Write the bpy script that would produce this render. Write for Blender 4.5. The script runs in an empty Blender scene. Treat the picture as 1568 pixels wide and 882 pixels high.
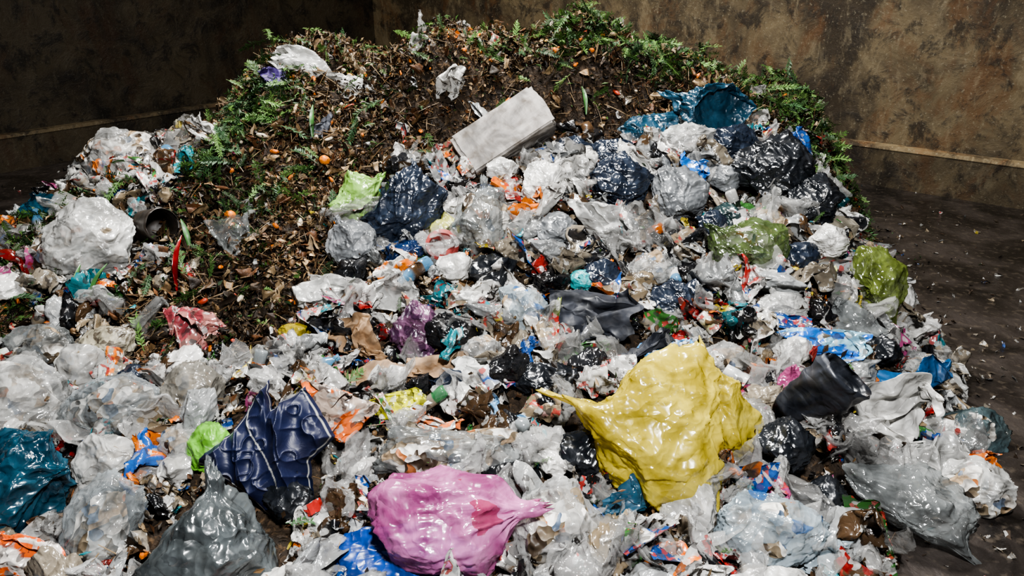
import bpy, math, numpy as np, bmesh
from mathutils import Vector
C=bpy.context.scene.collection
th=math.radians(23.1); f=1455.0; CZ=2.1
cam=bpy.data.cameras.new("camera"); co=bpy.data.objects.new("camera",cam); C.objects.link(co)
cam.sensor_width=36; cam.lens=36*f/2000; co.location=(0,0,CZ); co.rotation_euler=(math.pi/2-th,0,0); bpy.context.scene.camera=co
try:
    bpy.context.scene.view_settings.view_transform='AgX'
    bpy.context.scene.view_settings.look='AgX - High Contrast'
except Exception as e: print(e)
# ---------------- noise ----------------
TB=np.random.default_rng(1).uniform(-1,1,(32,32,32))
def vn(p,seed=0):
    p=np.asarray(p,float)+seed*3.71
    i=np.floor(p).astype(int); q=p-i; q=q*q*(3-2*q); i&=31; j=(i+1)&31
    x0,y0,z0=i.T; x1,y1,z1=j.T; a,b,c=q.T
    T=TB
    return ((T[x0,y0,z0]*(1-a)+T[x1,y0,z0]*a)*(1-b)+(T[x0,y1,z0]*(1-a)+T[x1,y1,z0]*a)*b)*(1-c)+\
           ((T[x0,y0,z1]*(1-a)+T[x1,y0,z1]*a)*(1-b)+(T[x0,y1,z1]*(1-a)+T[x1,y1,z1]*a)*b)*c
def sm(a,b,x):
    t=np.clip((x-a)/(b-a),0,1); return t*t*(3-2*t)
# ---------------- heap height ----------------
PX=[-4.3,-4.0,-3.6,-3.1,-2.45,-2.25,-2.0,-1.78,-1.5,-.6,.6,1.2,1.6,1.82,2.25,2.6,2.75,2.95,3.3]
PZ=[0,.05,.28,.66,.86,1.02,1.26,1.50,1.54,1.58,1.62,1.54,1.38,1.22,1.10,.9,.65,.3,0]
CY=[0.4,1.0,1.6,2,2.5,3,3.5,4,4.5,5,5.4,5.8,6.1,6.6,7.2,8,8.8]
CC=[0,.05,.12,.17,.25,.36,.52,.72,.95,1.22,1.5,1.7,1.74,1.65,1.2,.5,0]
EY=[0,2,2.4,3,3.7,4.3,5.0,5.6,6.2,7,9]; EX=[.9,1.35,1.65,2.15,2.45,2.5,2.6,2.95,3.1,2.6,1.5]
def H(x,y):
    x=np.asarray(x,float); y=np.asarray(y,float)
    P=np.interp(x,PX,PZ)/1.74; Cz=np.interp(y,CY,CC); t=sm(3.2,5.9,y)
    a=sm(2.8,4.2,y); L=(1-a)*sm(-5.6,-3.6,x)+a*sm(-4.7,-2.4,x); e=np.interp(y,EY,EX)
    S=(1-t)*L+t*P
    z=Cz*S*np.clip((e-x)/.7,0,1)**.8
    z=z-.55*np.exp(-((x-.12)/.68)**2-((y-5.10)/.24)**2)+.12*np.exp(-((x-.1)/1.0)**2-((y-5.45)/.11)**2)
    g=lambda cx,s:np.exp(-((x-cx)/s)**2)
    z=z+sm(5.0,5.6,y)*(.10*g(-.5,.25)-.10*g(.0,.22)+.11*g(.62,.3)-.04*g(1.05,.12)-.09*g(-1.05,.22)+.05*g(2.2,.2))
    sh=x.shape; pp=np.stack([x.ravel()*2.2,y.ravel()*2.2,np.zeros(x.size)],1)
    n=vn(pp,3).reshape(sh)*.08+vn(pp*2.7,5).reshape(sh)*.06
    return np.maximum(z+n*sm(.02,.3,z),-.02)
# ---------------- materials ----------------
def newmat(name):
    m=bpy.data.materials.new(name); m.use_nodes=True; nt=m.node_tree
    b=nt.nodes["Principled BSDF"]; return m,nt,b
def mixc(nt,fac,a,b,mode='MIX'):
    n=nt.nodes.new("ShaderNodeMix"); n.data_type='RGBA'; n.blend_type=mode
    for idx,v in ((0,fac),(6,a),(7,b)):
        if hasattr(v,'links') : nt.links.new(v,n.inputs[idx])
        else:
            n.inputs[idx].default_value = v if idx==0 else (v[0],v[1],v[2],1)
    return n.outputs[2]
def ramp(nt,src,stops,interp='LINEAR'):
    r=nt.nodes.new("ShaderNodeValToRGB"); r.color_ramp.interpolation=interp
    el=r.color_ramp.elements
    while len(el)<len(stops): el.new(.5)
    for e,(p,c) in zip(el,stops):
        e.position=p; e.color=(c,c,c,1) if not isinstance(c,tuple) else (*c,1)
    nt.links.new(src,r.inputs[0]); return r.outputs[0]
def coords(nt,kind="Object",scale=(1,1,1)):
    t=nt.nodes.new("ShaderNodeTexCoord"); m=nt.nodes.new("ShaderNodeMapping"); m.inputs['Scale'].default_value=scale
    nt.links.new(t.outputs[kind],m.inputs[0]); return m.outputs[0]
def noise(nt,vec,scale,detail=4,dist=0,typ='FBM',rough=.55):
    n=nt.nodes.new("ShaderNodeTexNoise"); n.noise_type=typ
    n.inputs['Scale'].default_value=scale; n.inputs['Detail'].default_value=detail; n.inputs['Distortion'].default_value=dist; n.inputs['Roughness'].default_value=rough
    if vec is not None: nt.links.new(vec,n.inputs['Vector'])
    return n.outputs[0]
def bump(nt,b,h,strength,dist,prev=None):
    n=nt.nodes.new("ShaderNodeBump"); n.inputs['Strength'].default_value=strength; n.inputs['Distance'].default_value=dist
    nt.links.new(h,n.inputs['Height'])
    if prev is not None: nt.links.new(prev,n.inputs['Normal'])
    if b is not None: nt.links.new(n.outputs[0],b.inputs['Normal'])
    return n.outputs[0]
def warpv(nt,v,scale,amt):
    ns=nt.nodes.new("ShaderNodeTexNoise"); ns.inputs['Scale'].default_value=scale; ns.inputs['Detail'].default_value=1; nt.links.new(v,ns.inputs['Vector'])
    va=nt.nodes.new("ShaderNodeVectorMath"); va.operation='MULTIPLY_ADD'; va.inputs[1].default_value=(amt,)*3
    nt.links.new(ns.outputs['Color'],va.inputs[0]); nt.links.new(v,va.inputs[2]); return va.outputs[0]
def voro(nt,v,scale,out='Distance',feat='F1'):
    vo=nt.nodes.new("ShaderNodeTexVoronoi"); vo.feature=feat; vo.inputs['Scale'].default_value=scale; nt.links.new(v,vo.inputs['Vector']); return vo.outputs[out]
def absn(nt,v,scale,off,k):
    mp=nt.nodes.new("ShaderNodeMapping"); mp.inputs['Location'].default_value=(off,off*1.7,off*.6); mp.inputs['Rotation'].default_value=(off,off*2,off*.5); mp.inputs['Scale'].default_value=(1,.35,1.3); nt.links.new(v,mp.inputs[0])
    n=noise(nt,mp.outputs[0],scale,0,.25)
    a=nt.nodes.new("ShaderNodeMath"); a.operation='SUBTRACT'; nt.links.new(n,a.inputs[0]); a.inputs[1].default_value=.5
    c=nt.nodes.new("ShaderNodeMath"); c.operation='ABSOLUTE'; nt.links.new(a.outputs[0],c.inputs[0])
    d=nt.nodes.new("ShaderNodeMath"); d.operation='MULTIPLY'; nt.links.new(c.outputs[0],d.inputs[0]); d.inputs[1].default_value=k; return d.outputs[0]
def add(nt,a,b):
    n=nt.nodes.new("ShaderNodeMath"); n.operation='ADD'; nt.links.new(a,n.inputs[0]); nt.links.new(b,n.inputs[1]); return n.outputs[0]
def crinkle(nt,b,v,s=1,bs=1):
    h=add(nt,add(nt,absn(nt,v,6*s,1.3,-1.0),absn(nt,v,12*s,4.1,.5)),absn(nt,v,26*s,7.7,-.22))
    bump(nt,b,h,min(1,bs*1.1),.055/s)
def seethrough(nt,alpha,b,tl,base):
    out=nt.nodes["Material Output"]; cur=b.outputs[0]
    if tl>0:
        t=nt.nodes.new("ShaderNodeBsdfTranslucent"); nt.links.new(base,t.inputs[0]); mx=nt.nodes.new("ShaderNodeMixShader"); mx.inputs[0].default_value=tl
        nt.links.new(cur,mx.inputs[1]); nt.links.new(t.outputs[0],mx.inputs[2]); cur=mx.outputs[0]
    if alpha<1:
        tr=nt.nodes.new("ShaderNodeBsdfTransparent"); mx=nt.nodes.new("ShaderNodeMixShader")
        fr=nt.nodes.new("ShaderNodeLayerWeight"); fr.inputs[0].default_value=.5
        mr=nt.nodes.new("ShaderNodeMapRange"); mr.inputs['To Min'].default_value=alpha*.8; mr.inputs['To Max'].default_value=min(1,alpha*1.5)
        nt.links.new(fr.outputs['Facing'],mr.inputs[0]); nt.links.new(mr.outputs[0],mx.inputs[0])
        nt.links.new(tr.outputs[0],mx.inputs[1]); nt.links.new(cur,mx.inputs[2]); cur=mx.outputs[0]
    nt.links.new(cur,out.inputs[0])
def mat_bag(name,col,alpha=1.0,rough=.25,dirt=.3,spots=None,dark=None,bs=.8,tl=None):
    m,nt,b=newmat(name); v=coords(nt)
    c2=tuple(min(1,x*1.3+.008) for x in col); c1=dark or tuple(x*.55 for x in col)
    n1=noise(nt,v,6,4,.8)
    base=mixc(nt,ramp(nt,n1,[(.38,0.0),(.62,1.0)]),c1,c2)
    if spots:
        sp=nt.nodes.new("ShaderNodeSeparateColor"); nt.links.new(voro(nt,warpv(nt,v,15,.05),spots[1],'Color'),sp.inputs[0])
        base=mixc(nt,ramp(nt,sp.outputs[0],[(spots[2],0.0),(spots[2]+.02,.85)]),base,spots[0])
    n2=noise(nt,v,9,6,.4)
    base=mixc(nt,ramp(nt,n2,[(.5,0.0),(.72,dirt)]),base,(.07,.05,.03))
    nt.links.new(base,b.inputs['Base Color'])
    nr=noise(nt,v,14,2); nt.links.new(ramp(nt,nr,[(.3,rough*.6),(.7,min(1,rough*1.5))]),b.inputs['Roughness'])
    crinkle(nt,b,v,1,bs)
    b.inputs['Specular IOR Level'].default_value=.75
    if tl is None: tl=.15 if max(col)>.15 else 0
    if alpha<1 or tl>0: seethrough(nt,alpha,b,tl,base)
    return m
def mat_attr(name,rough=.4,alpha=1,bs=.4,bscale=30,dirt=.4,spec=.5,printed=0,crk=False,tl=0):
    m,nt,b=newmat(name); v=coords(nt)
    a=nt.nodes.new("ShaderNodeAttribute"); a.attribute_name="Col"; base=a.outputs['Color']
    if printed:
        sp=nt.nodes.new("ShaderNodeSeparateColor"); nt.links.new(voro(nt,warpv(nt,v,30,.03),44,'Color'),sp.inputs[0])
        t=1-printed
        base=mixc(nt,ramp(nt,sp.outputs[0],[(t,0.0),(t+.02,.7)]),base,(.5,.5,.48))
        base=mixc(nt,ramp(nt,sp.outputs[1],[(t,0.0),(t+.02,.7)]),base,(.05,.045,.045))
        if printed>.2: base=mixc(nt,ramp(nt,sp.outputs[2],[(.86,0.0),(.88,.8)]),base,(.4,.05,.04))
    n=noise(nt,v,11,5,.3)
    base=mixc(nt,ramp(nt,n,[(.42,0.0),(.7,dirt)]),base,(.05,.037,.024))
    nt.links.new(base,b.inputs['Base Color']); b.inputs['Roughness'].default_value=rough
    b.inputs['Specular IOR Level'].default_value=spec
    if crk: crinkle(nt,b,v,1.4,.8)
    else: bump(nt,b,noise(nt,v,bscale,3,.8),bs,.01)
    if alpha<1 or tl>0: seethrough(nt,alpha,b,tl,base)
    return m
def mat_contents():
    m,nt,b=newmat("bag_contents"); v=coords(nt)
    w=warpv(nt,v,14,.10)
    sp=nt.nodes.new("ShaderNodeSeparateColor"); nt.links.new(voro(nt,w,22,'Color'),sp.inputs[0])
    c=ramp(nt,sp.outputs[0],[(0,(.6,.59,.55)),(.22,(.2,.16,.11)),(.42,(.66,.63,.58)),(.58,(.05,.035,.022)),(.7,(.38,.28,.18)),(.84,(.42,.16,.06)),(.88,(.58,.57,.53)),(.97,(.12,.16,.22))],'CONSTANT')
    c=mixc(nt,ramp(nt,noise(nt,v,14,4),[(.45,0.0),(.65,.7)]),c,(.06,.042,.028))
    nt.links.new(c,b.inputs['Base Color']); bump(nt,b,voro(nt,w,22),.9,.03); return m
M_CONT=mat_contents()
# ---------------- mesh helpers ----------------
def mkmesh(name,V,F,mats,col=None,smooth=True,mi=None):
    V=np.ascontiguousarray(V,dtype=np.float32); F=np.ascontiguousarray(F,dtype=np.int32); k=F.shape[1]
    me=bpy.data.meshes.new(name); me.vertices.add(len(V)); me.vertices.foreach_set("co",V.ravel())
    me.loops.add(F.size); me.loops.foreach_set("vertex_index",F.ravel())
    me.polygons.add(len(F)); me.polygons.foreach_set("loop_start",np.arange(0,F.size,k,dtype=np.int32))
    me.polygons.foreach_set("use_smooth",np.full(len(F),smooth))
    for m in mats: me.materials.append(m)
    if mi is not None: me.polygons.foreach_set("material_index",np.asarray(mi,dtype=np.int32))
    if col is not None:
        a=me.color_attributes.new("Col",'FLOAT_COLOR','POINT'); cc=np.ones((len(V),4),np.float32); cc[:,:3]=col; a.data.foreach_set("color",cc.ravel())
    me.update(calc_edges=True); me.validate()
    return me
def obj(name,me,loc=(0,0,0)):
    o=bpy.data.objects.new(name,me); C.objects.link(o); o.location=loc; return o
ICO={}
def ico(l):
    if l not in ICO:
        bm=bmesh.new(); bmesh.ops.create_icosphere(bm,subdivisions=l,radius=1)
        V=np.array([v.co[:] for v in bm.verts]); F=np.array([[v.index for v in q.verts] for q in bm.faces]); bm.free(); ICO[l]=(V,F)
    return ICO[l]
def unit(v): v=np.asarray(v,float); return v/np.linalg.norm(v,axis=-1,keepdims=True)
def bagshape(r,level=5,dents=50,lump=.14,ridge=.05,knot=None,outline=None,concave=(),cmin=.72,folds=45):
    V,F=ico(level); p=V.copy(); s=r.integers(0,1000)
    for n,c,st in concave:
        n=unit(n); t=p@n-c; p=p-st*np.maximum(t,0)[:,None]*n
    for i in range(dents):
        n=unit(r.normal(size=3)); c=r.uniform(cmin,.97) if i<dents*.6 else r.uniform(.86,.985); st=r.uniform(.8,1.35)
        t=p@n-c; p=p-st*np.maximum(t,0)[:,None]*n
    p=p*(1+lump*vn(V*1.5,s)+lump*.5*vn(V*3.1,s+1))[:,None]
    W=V+.3*np.stack([vn(V*2,s+5),vn(V*2,s+6),vn(V*2,s+7)],1)+.06*np.stack([vn(V*6,s+5),vn(V*6,s+6),vn(V*6,s+7)],1)
    kk=unit(knot) if knot is not None else None
    disp=np.zeros(len(V))
    if level>=5:
        for i in range(folds):
            q=unit(r.normal(size=3))
            if kk is not None and i%4: n=unit(np.cross(kk,q)+.15*r.normal(size=3))
            else: n=unit(np.cross(q,r.normal(size=3)))
            d=np.abs((W-q)@n) ; wd=r.uniform(.012,.045); L=r.uniform(.3,.9)
            disp+=r.choice([1,1,-.7])*r.uniform(.4,1)*np.exp(-d/wd)*np.exp(-(np.linalg.norm(V-q,axis=1)/L)**2)
        p=p*(1+ridge*1.2*np.clip(disp,-1.2,1.2))[:,None]
    for fr,am in ((2.5,.8),(5,.5),(10,.18)):
        q=1-np.abs(vn(W*fr,s+fr)); p=p*(1+ridge*am*(q**5-.3))[:,None]
    if knot is not None:
        k=kk; ca=np.clip(V@k,-1,1); ps=np.arccos(ca)
        a=unit(np.cross(k,[.3,.5,.8])); b=np.cross(k,a)
        al=np.arctan2(V@b,V@a); q=np.stack([np.cos(al)*2.6,np.sin(al)*2.6,ps*.5],1)
        fo=(1-np.abs(vn(q*1.6,s+9)))**3
        p=p*(1+.15*(fo-.35)*np.exp(-ps/.9)*(ps>.05))[:,None]
        pr=p-(p@k)[:,None]*k
        p=p-pr*(.58*np.exp(-((ps-.33)/.17)**2))[:,None]
        fl=.34*np.exp(-(ps/.3)**2)*(1+.6*vn(np.stack([np.cos(al)*2,np.sin(al)*2,ps*3],1),s))
        p=p+k*fl[:,None]
    if outline is not None:
        O=np.array(outline,float); mn=O.min(0); mx=O.max(0); O=(O-(mn+mx)/2)/((mx-mn)/2); O[:,1]*=-1
        R=outr(O); ph=np.linspace(-np.pi,np.pi,361)
        R=np.convolve(np.concatenate([R[-6:-1],R,R[1:6]]),np.ones(5)/5,'same')[5:-5]
        sc=np.interp(np.arctan2(V[:,2],V[:,0]),ph,R); w=np.sqrt(V[:,0]**2+V[:,2]**2)
        sc=1+(sc-1)*w
        p[:,0]*=sc; p[:,2]*=sc
    return p,F
def outr(O):
    ph=np.linspace(-np.pi,np.pi,361); R=np.ones(361)*.2
    for i,a_ in enumerate(ph):
        d=np.array([math.cos(a_),math.sin(a_)])
        for j in range(len(O)):
            A=O[j]; B=O[(j+1)%len(O)]; e=B-A; den=d[0]*e[1]-d[1]*e[0]
            if abs(den)<1e-9: continue
            t=(A[0]*e[1]-A[1]*e[0])/den; u=(A[0]*d[1]-A[1]*d[0])/den
            if t>0 and -1e-6<=u<=1+1e-6: R[i]=max(R[i],t)
    return R
def place(p,w,h,t,tilt,roll=0,yaw=0):
    p=p*np.array([w/2,t/2,h/2]); a=math.radians(tilt)
    if roll:
        r=math.radians(roll); p=np.stack([p[:,0]*math.cos(r)-p[:,2]*math.sin(r),p[:,1],p[:,0]*math.sin(r)+p[:,2]*math.cos(r)],1)
    y=p[:,1]*math.cos(a)+p[:,2]*math.sin(a); z=-p[:,1]*math.sin(a)+p[:,2]*math.cos(a)
    return np.stack([p[:,0],y,z],1)
EXC=[]
def seat(x,y,t,tilt,lift=.3):
    a=math.radians(tilt); return (x,y-math.cos(a)*t*lift,float(H(x,y))+math.sin(a)*t*lift+.01)
seedc=[100]
def bag(name,x,y,w,h,mat,t=None,tilt=38,level=None,dents=44,lump=.13,ridge=.065,knot=None,outline=None,concave=(),contents=False,lift=.42,roll=0,cmin=.72,exc=1,folds=55):
    seedc[0]+=1; r=np.random.default_rng(seedc[0]); level=level or (6 if max(w,h)>.27 else 5)
    if exc: EXC.append((x,y,w,h))
    t=t or .7*min(w,h)
    p,F=bagshape(r,level,dents,lump,ridge,knot,outline,concave,cmin,folds)
    if outline is None:
        p=p-(p.max(0)+p.min(0))/2; p=p/np.abs(p).max(0)
    V=place(p,w,h,t,tilt,roll); mats=[mat]; mi=None
    if contents:
        p2,F2=bagshape(r,4,10,.3,.02); p2=p2*.82
        if outline is None: p2=p2/np.abs(p2).max(0)*.84
        V2=place(p2,w,h,t,tilt,roll); mi=np.concatenate([np.zeros(len(F)),np.ones(len(F2))])
        F=np.concatenate([F,F2+len(V)]); V=np.concatenate([V,V2]); mats.append(M_CONT)
    return obj(name,mkmesh(name,V,F,mats,mi=mi),seat(x,y,t,tilt,lift))
def grid(n,m=None):
    m=m or n
    u,v=np.meshgrid(np.linspace(-1,1,n),np.linspace(-1,1,m)); i=np.arange(n*m).reshape(m,n)
    F=np.stack([i[:-1,:-1],i[:-1,1:],i[1:,1:],i[1:,:-1]],-1).reshape(-1,4)
    return u.ravel(),v.ravel(),F
def crumple(r,n,folds,m=None,flat=.25,smin=1.1,smax=2.0):
    u,v,F=grid(n,m); s=r.integers(0,1000)
    q=np.stack([u,v,np.zeros_like(u)],1)
    p=q.copy(); p[:,0]*=1+.2*vn(q*2,s); p[:,1]*=1+.2*vn(q*2+7,s)
    p[:,2]+=flat*vn(q*1.7,s+2)+flat*.4*vn(q*4,s+3)
    for _ in range(folds):
        nn=r.normal(size=3); nn[2]*=.8; nn=unit(nn); c=r.uniform(.08,.75); st=r.uniform(smin,smax)
        t=p@nn-c; p=p-st*np.maximum(t,0)[:,None]*nn
    p+=.04*np.stack([vn(q*7,s+4),vn(q*7,s+5),vn(q*7,s+6)],1)
    p-=(p.max(0)+p.min(0))/2
    return p,F,u,v
def film(name,x,y,w,h,mat,t=None,n=80,folds=14,tilt=45,colA=None,colB=None,flat=.35,lift=.5,roll=0,smax=1.8):
    seedc[0]+=1; r=np.random.default_rng(seedc[0]); EXC.append((x,y,w*.8,h*.8))
    p,F,u,v=crumple(r,n,folds,flat=flat,smax=smax); p/=np.abs(p).max(0)
    p=p[:,[0,2,1]]; t=t or .5*min(w,h)
    V=place(p,w,h,t,tilt,roll); col=None
    if colA is not None:
        q=np.stack([u*2,v*2,u*0],1); k=(vn(q*1.3,seedc[0])+.3*vn(q*4,2)>.12)|(np.abs(v)>.9)
        col=np.where(k[:,None],np.array(colB or colA),np.array(colA))
    return obj(name,mkmesh(name,V,F,[mat],col),seat(x,y,t,tilt,lift))
# ---------------- room ----------------
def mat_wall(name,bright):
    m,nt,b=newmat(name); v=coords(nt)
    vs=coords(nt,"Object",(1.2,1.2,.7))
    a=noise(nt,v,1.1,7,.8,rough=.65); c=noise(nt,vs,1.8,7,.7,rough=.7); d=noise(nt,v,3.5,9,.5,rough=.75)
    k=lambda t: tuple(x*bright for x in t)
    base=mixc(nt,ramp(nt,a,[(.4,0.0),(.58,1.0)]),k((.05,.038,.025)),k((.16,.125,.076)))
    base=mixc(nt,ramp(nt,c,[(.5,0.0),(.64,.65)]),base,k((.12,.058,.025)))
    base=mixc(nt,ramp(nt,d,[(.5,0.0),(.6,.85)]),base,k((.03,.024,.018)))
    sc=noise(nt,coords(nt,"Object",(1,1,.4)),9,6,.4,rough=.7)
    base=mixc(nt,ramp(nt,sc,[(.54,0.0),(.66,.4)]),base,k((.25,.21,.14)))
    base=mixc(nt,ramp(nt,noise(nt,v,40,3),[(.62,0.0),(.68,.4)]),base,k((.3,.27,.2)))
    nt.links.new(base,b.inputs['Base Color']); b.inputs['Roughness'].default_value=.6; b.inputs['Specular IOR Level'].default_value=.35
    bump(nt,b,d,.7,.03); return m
def mat_floor():
    m,nt,b=newmat("wet_concrete"); v=coords(nt)
    a=noise(nt,v,2.2,7,.6); d=noise(nt,v,18,7)
    base=mixc(nt,ramp(nt,a,[(.4,0.0),(.6,1.0)]),(.016,.014,.013),(.055,.046,.041))
    base=mixc(nt,ramp(nt,d,[(.54,0.0),(.66,.6)]),base,(.10,.083,.066))
    nt.links.new(base,b.inputs['Base Color']); nt.links.new(ramp(nt,a,[(.42,.1),(.6,.45)]),b.inputs['Roughness'])
    bump(nt,b,d,.8,.015); return m
def quadbox(name,A,B,z0,z1,th0,mat,bev=.0):
    A=Vector((*A,0));B=Vector((*B,0)); d=(B-A).normalized(); n=Vector((-d.y,d.x,0))*th0
    bm=bmesh.new(); vs=[]
    for z in(z0,z1):
        for P in(A,B,B+n,A+n): vs.append(bm.verts.new((P.x,P.y,z)))
    for q in((0,3,2,1),(4,5,6,7),(0,1,5,4),(1,2,6,5),(2,3,7,6),(3,0,4,7)): bm.faces.new([vs[i] for i in q])
    bmesh.ops.recalc_face_normals(bm,faces=bm.faces)
    if bev: bmesh.ops.bevel(bm,geom=bm.edges[:],offset=bev,segments=2,affect='EDGES')
    me=bpy.data.meshes.new(name); bm.to_mesh(me); bm.free(); me.materials.append(mat); return obj(name,me)
K=np.array([-2.25,12.8]); dr=unit([7.13,-5.98]); dl=unit([-3.5,-4.6])
ML=mat_wall("rusty_steel_shaded",.26); MR=mat_wall("rusty_steel",.95); MT=mat_wall("steel_edge_highlight",2.0); MTd=mat_wall("steel_edge_highlight_shaded",.8)  # left-side copies darkened to paint in shade; edge colours paint a highlight
off=.14
nr=np.array([dr[1],-dr[0]]);  nl=np.array([-dl[1],dl[0]])
if nr@(-K)<0: nr=-nr
if nl@(-K)<0: nl=-nl
Kw=K-nr*off-nl*off
def seg(name,P,d,n,L,z0,z1,th0,mat,bev=0):
    A=P; B=P+d*L
    dd=B-A; left=np.array([-dd[1],dd[0]])
    if left@n>0: A,B=B,A
    return quadbox(name,A,B,z0,z1,th0,mat,bev)
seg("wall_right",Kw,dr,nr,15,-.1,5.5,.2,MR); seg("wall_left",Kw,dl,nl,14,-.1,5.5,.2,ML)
seg("baseboard_right",K,dr,nr,15,-.05,.40,off*.98,mat_wall("rusty_curb",.65),.01); seg("baseboard_left",K,dl,nl,14,-.05,.38,off*.98,mat_wall("rusty_curb_shaded",.32),.01)  # left curb is a darker copy, its shade put into the colour
seg("edge_highlight_1",K+nr*.012,dr,nr,15,.385,.43,off,MT,.008); seg("edge_highlight_2",K+nl*.012,dl,nl,14,.365,.41,off,MTd,.008)  # added strips, lighter colour paints the highlight along the curb's top edge
bm=bmesh.new(); FV=[(-12,-4,0),(13,-4,0),(13,16,0),(-12,16,0)]; fl=bpy.data.meshes.new("floor")
vs=[bm.verts.new(v) for v in FV]+[bm.verts.new((v[0],v[1],-.15)) for v in FV]
for q in((0,1,2,3),(7,6,5,4),(0,4,5,1),(1,5,6,2),(2,6,7,3),(3,7,4,0)): bm.faces.new([vs[i] for i in q])
bmesh.ops.recalc_face_normals(bm,faces=bm.faces); bm.to_mesh(fl); bm.free(); fl.materials.append(mat_floor()); obj("floor",fl)
# ---------------- heap base ----------------
m,nt,b=newmat("composting_waste"); v=coords(nt)
a=noise(nt,v,9,8,.5); c=noise(nt,v,38,6,.5)
base=mixc(nt,ramp(nt,a,[(.3,0.0),(.7,1.0)]),(.009,.006,.004),(.05,.03,.015))
base=mixc(nt,ramp(nt,c,[(.55,0.0),(.68,.7)]),base,(.15,.09,.045)); nt.links.new(base,b.inputs['Base Color']); b.inputs['Roughness'].default_value=.8
bump(nt,b,c,1,.03)
n=440; X,Y=np.meshgrid(np.linspace(-5.2,3.6,n),np.linspace(.5,9,n)); Z=H(X,Y)
i=np.arange(n*n).reshape(n,n); F=np.stack([i[:-1,:-1],i[:-1,1:],i[1:,1:],i[1:,:-1]],-1).reshape(-1,4)
P=np.stack([X.ravel(),Y.ravel(),Z.ravel()],1); P[:,2]+=.03*vn(P*9)*sm(.02,.1,P[:,2])+.016*vn(P*22)*sm(.02,.1,P[:,2])-.015
keep=(P[F][:,:,2].max(1)>0); obj("waste_heap",mkmesh("waste_heap",P,F[keep],[m]))

# ---------------- hero materials ----------------
OR=mat_attr("printed_wrapper",.25,1,.5,30,.2,.6,printed=.16,crk=True)
W=mat_bag("white_plastic",(.64,.63,.6),rough=.3,dirt=.35)
WC=mat_bag("cloudy_plastic",(.54,.545,.535),alpha=.46,rough=.14,dirt=.15)
WM=mat_bag("milky_plastic",(.58,.58,.56),alpha=.78,rough=.22,dirt=.25)
CL=mat_bag("clear_plastic",(.4,.44,.46),alpha=.38,rough=.1,dirt=.1)
GR=mat_bag("grey_plastic",(.2,.21,.22),rough=.3,dirt=.2); GRC=mat_bag("grey_clear_plastic",(.25,.265,.265),alpha=.58,rough=.16,dirt=.2)
BK=mat_bag("black_plastic",(.014,.016,.02),rough=.27,dirt=.05,dark=(.008,.01,.013),bs=.8); NB=mat_bag("navy_black_plastic",(.020,.029,.047),rough=.25,dirt=.05,dark=(.011,.016,.028),bs=.8)
BL=mat_bag("dark_blue_plastic",(.02,.068,.11),rough=.27,dirt=.1,dark=(.012,.04,.066),bs=.8); TE=mat_bag("teal_plastic",(.012,.055,.085),rough=.22,dirt=.1,dark=(.006,.026,.045),bs=.8)
YE=mat_bag("yellow_plastic",(.60,.50,.09),alpha=.88,rough=.22,dirt=.08,dark=(.45,.36,.05),bs=.7,tl=.3); PK=mat_bag("pink_plastic",(.54,.21,.40),alpha=.92,rough=.2,dirt=.08,dark=(.3,.07,.19),spots=((.4,.05,.12),9,.94),bs=.55,tl=.2)
LG_=mat_bag("light_green_plastic",(.3,.5,.15),rough=.3,dirt=.1,dark=(.18,.33,.07)); DG=mat_bag("dark_green_plastic",(.08,.12,.04),alpha=.75,rough=.2,dirt=.2); OG=mat_bag("olive_plastic",(.14,.18,.045),alpha=.85,rough=.2,dirt=.15)
DT=mat_bag("dark_teal_plastic",(.015,.04,.042),rough=.3); CB=mat_bag("bright_blue_plastic",(.012,.07,.33),rough=.3,dirt=.15); PB=mat_bag("pale_blue_plastic",(.42,.5,.55),alpha=.6,rough=.16,dirt=.1,spots=((.03,.16,.42),16,.93))
PU=mat_bag("purple_striped_plastic",(.19,.09,.16),rough=.3,spots=((.05,.02,.05),24,.6))
BR=mat_bag("brown_paper",(.30,.19,.105),rough=.8,bs=.4,tl=0); TI=mat_bag("tissue",(.7,.7,.67),rough=.9,bs=.5); LF=mat_bag("bread_bag",(.46,.42,.32),rough=.4,dirt=.6,spots=((.1,.08,.06),45,.7))
DC=mat_bag("dark_fabric",(.010,.013,.022),rough=.7,bs=.4,dirt=.05)
# ---------------- hero objects ----------------
bag("translucent_garbage_bag",-2.72,5.2,.68,.48,WC,knot=(.7,-.2,.6),contents=True,outline=[(140,285),(150,250),(185,205),(215,205),(245,215),(275,260),(262,285),(200,295)])
bag("white_garbage_bag",-2.36,3.96,.6,.5,WM,knot=(-.9,0,-.4),lump=.1,contents=True,dents=30,ridge=.06)
film("clear_plastic_film",-1.45,5.6,.62,.3,WM,roll=-12,folds=16,n=110,t=.2)
film("torn_white_film",-1.15,5.5,.4,.26,WM,roll=-15); film("torn_white_film",-1.62,5.72,.36,.2,W)
film("purple_rag",-1.67,5.37,.2,.24,mat_bag("purple_cloth",(.07,.04,.19),rough=.7),lift=.7)
bag("blue_garbage_bag",.98,5.12,.6,.28,BL,outline=[(935,150),(950,135),(1000,132),(1050,118),(1060,175),(1000,180),(950,182)],lift=.4,ridge=.09)
bag("blue_garbage_bag",1.33,5.14,.54,.40,BL,concave=[((.55,-.8,-.35),.42,1.7)],dents=50,t=.42,lift=.4,lump=.3,folds=90,ridge=.09,knot=(-.8,.1,.5),outline=[(1040,150),(1050,125),(1090,108),(1120,112),(1132,140),(1130,178),(1100,185),(1060,175)])
bag("light_green_bag",-.92,4.33,.36,.35,LG_,knot=(.7,-.1,.7),outline=[(507,315),(520,290),(535,258),(560,268),(590,275),(575,310),(568,338),(530,330)])
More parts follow.
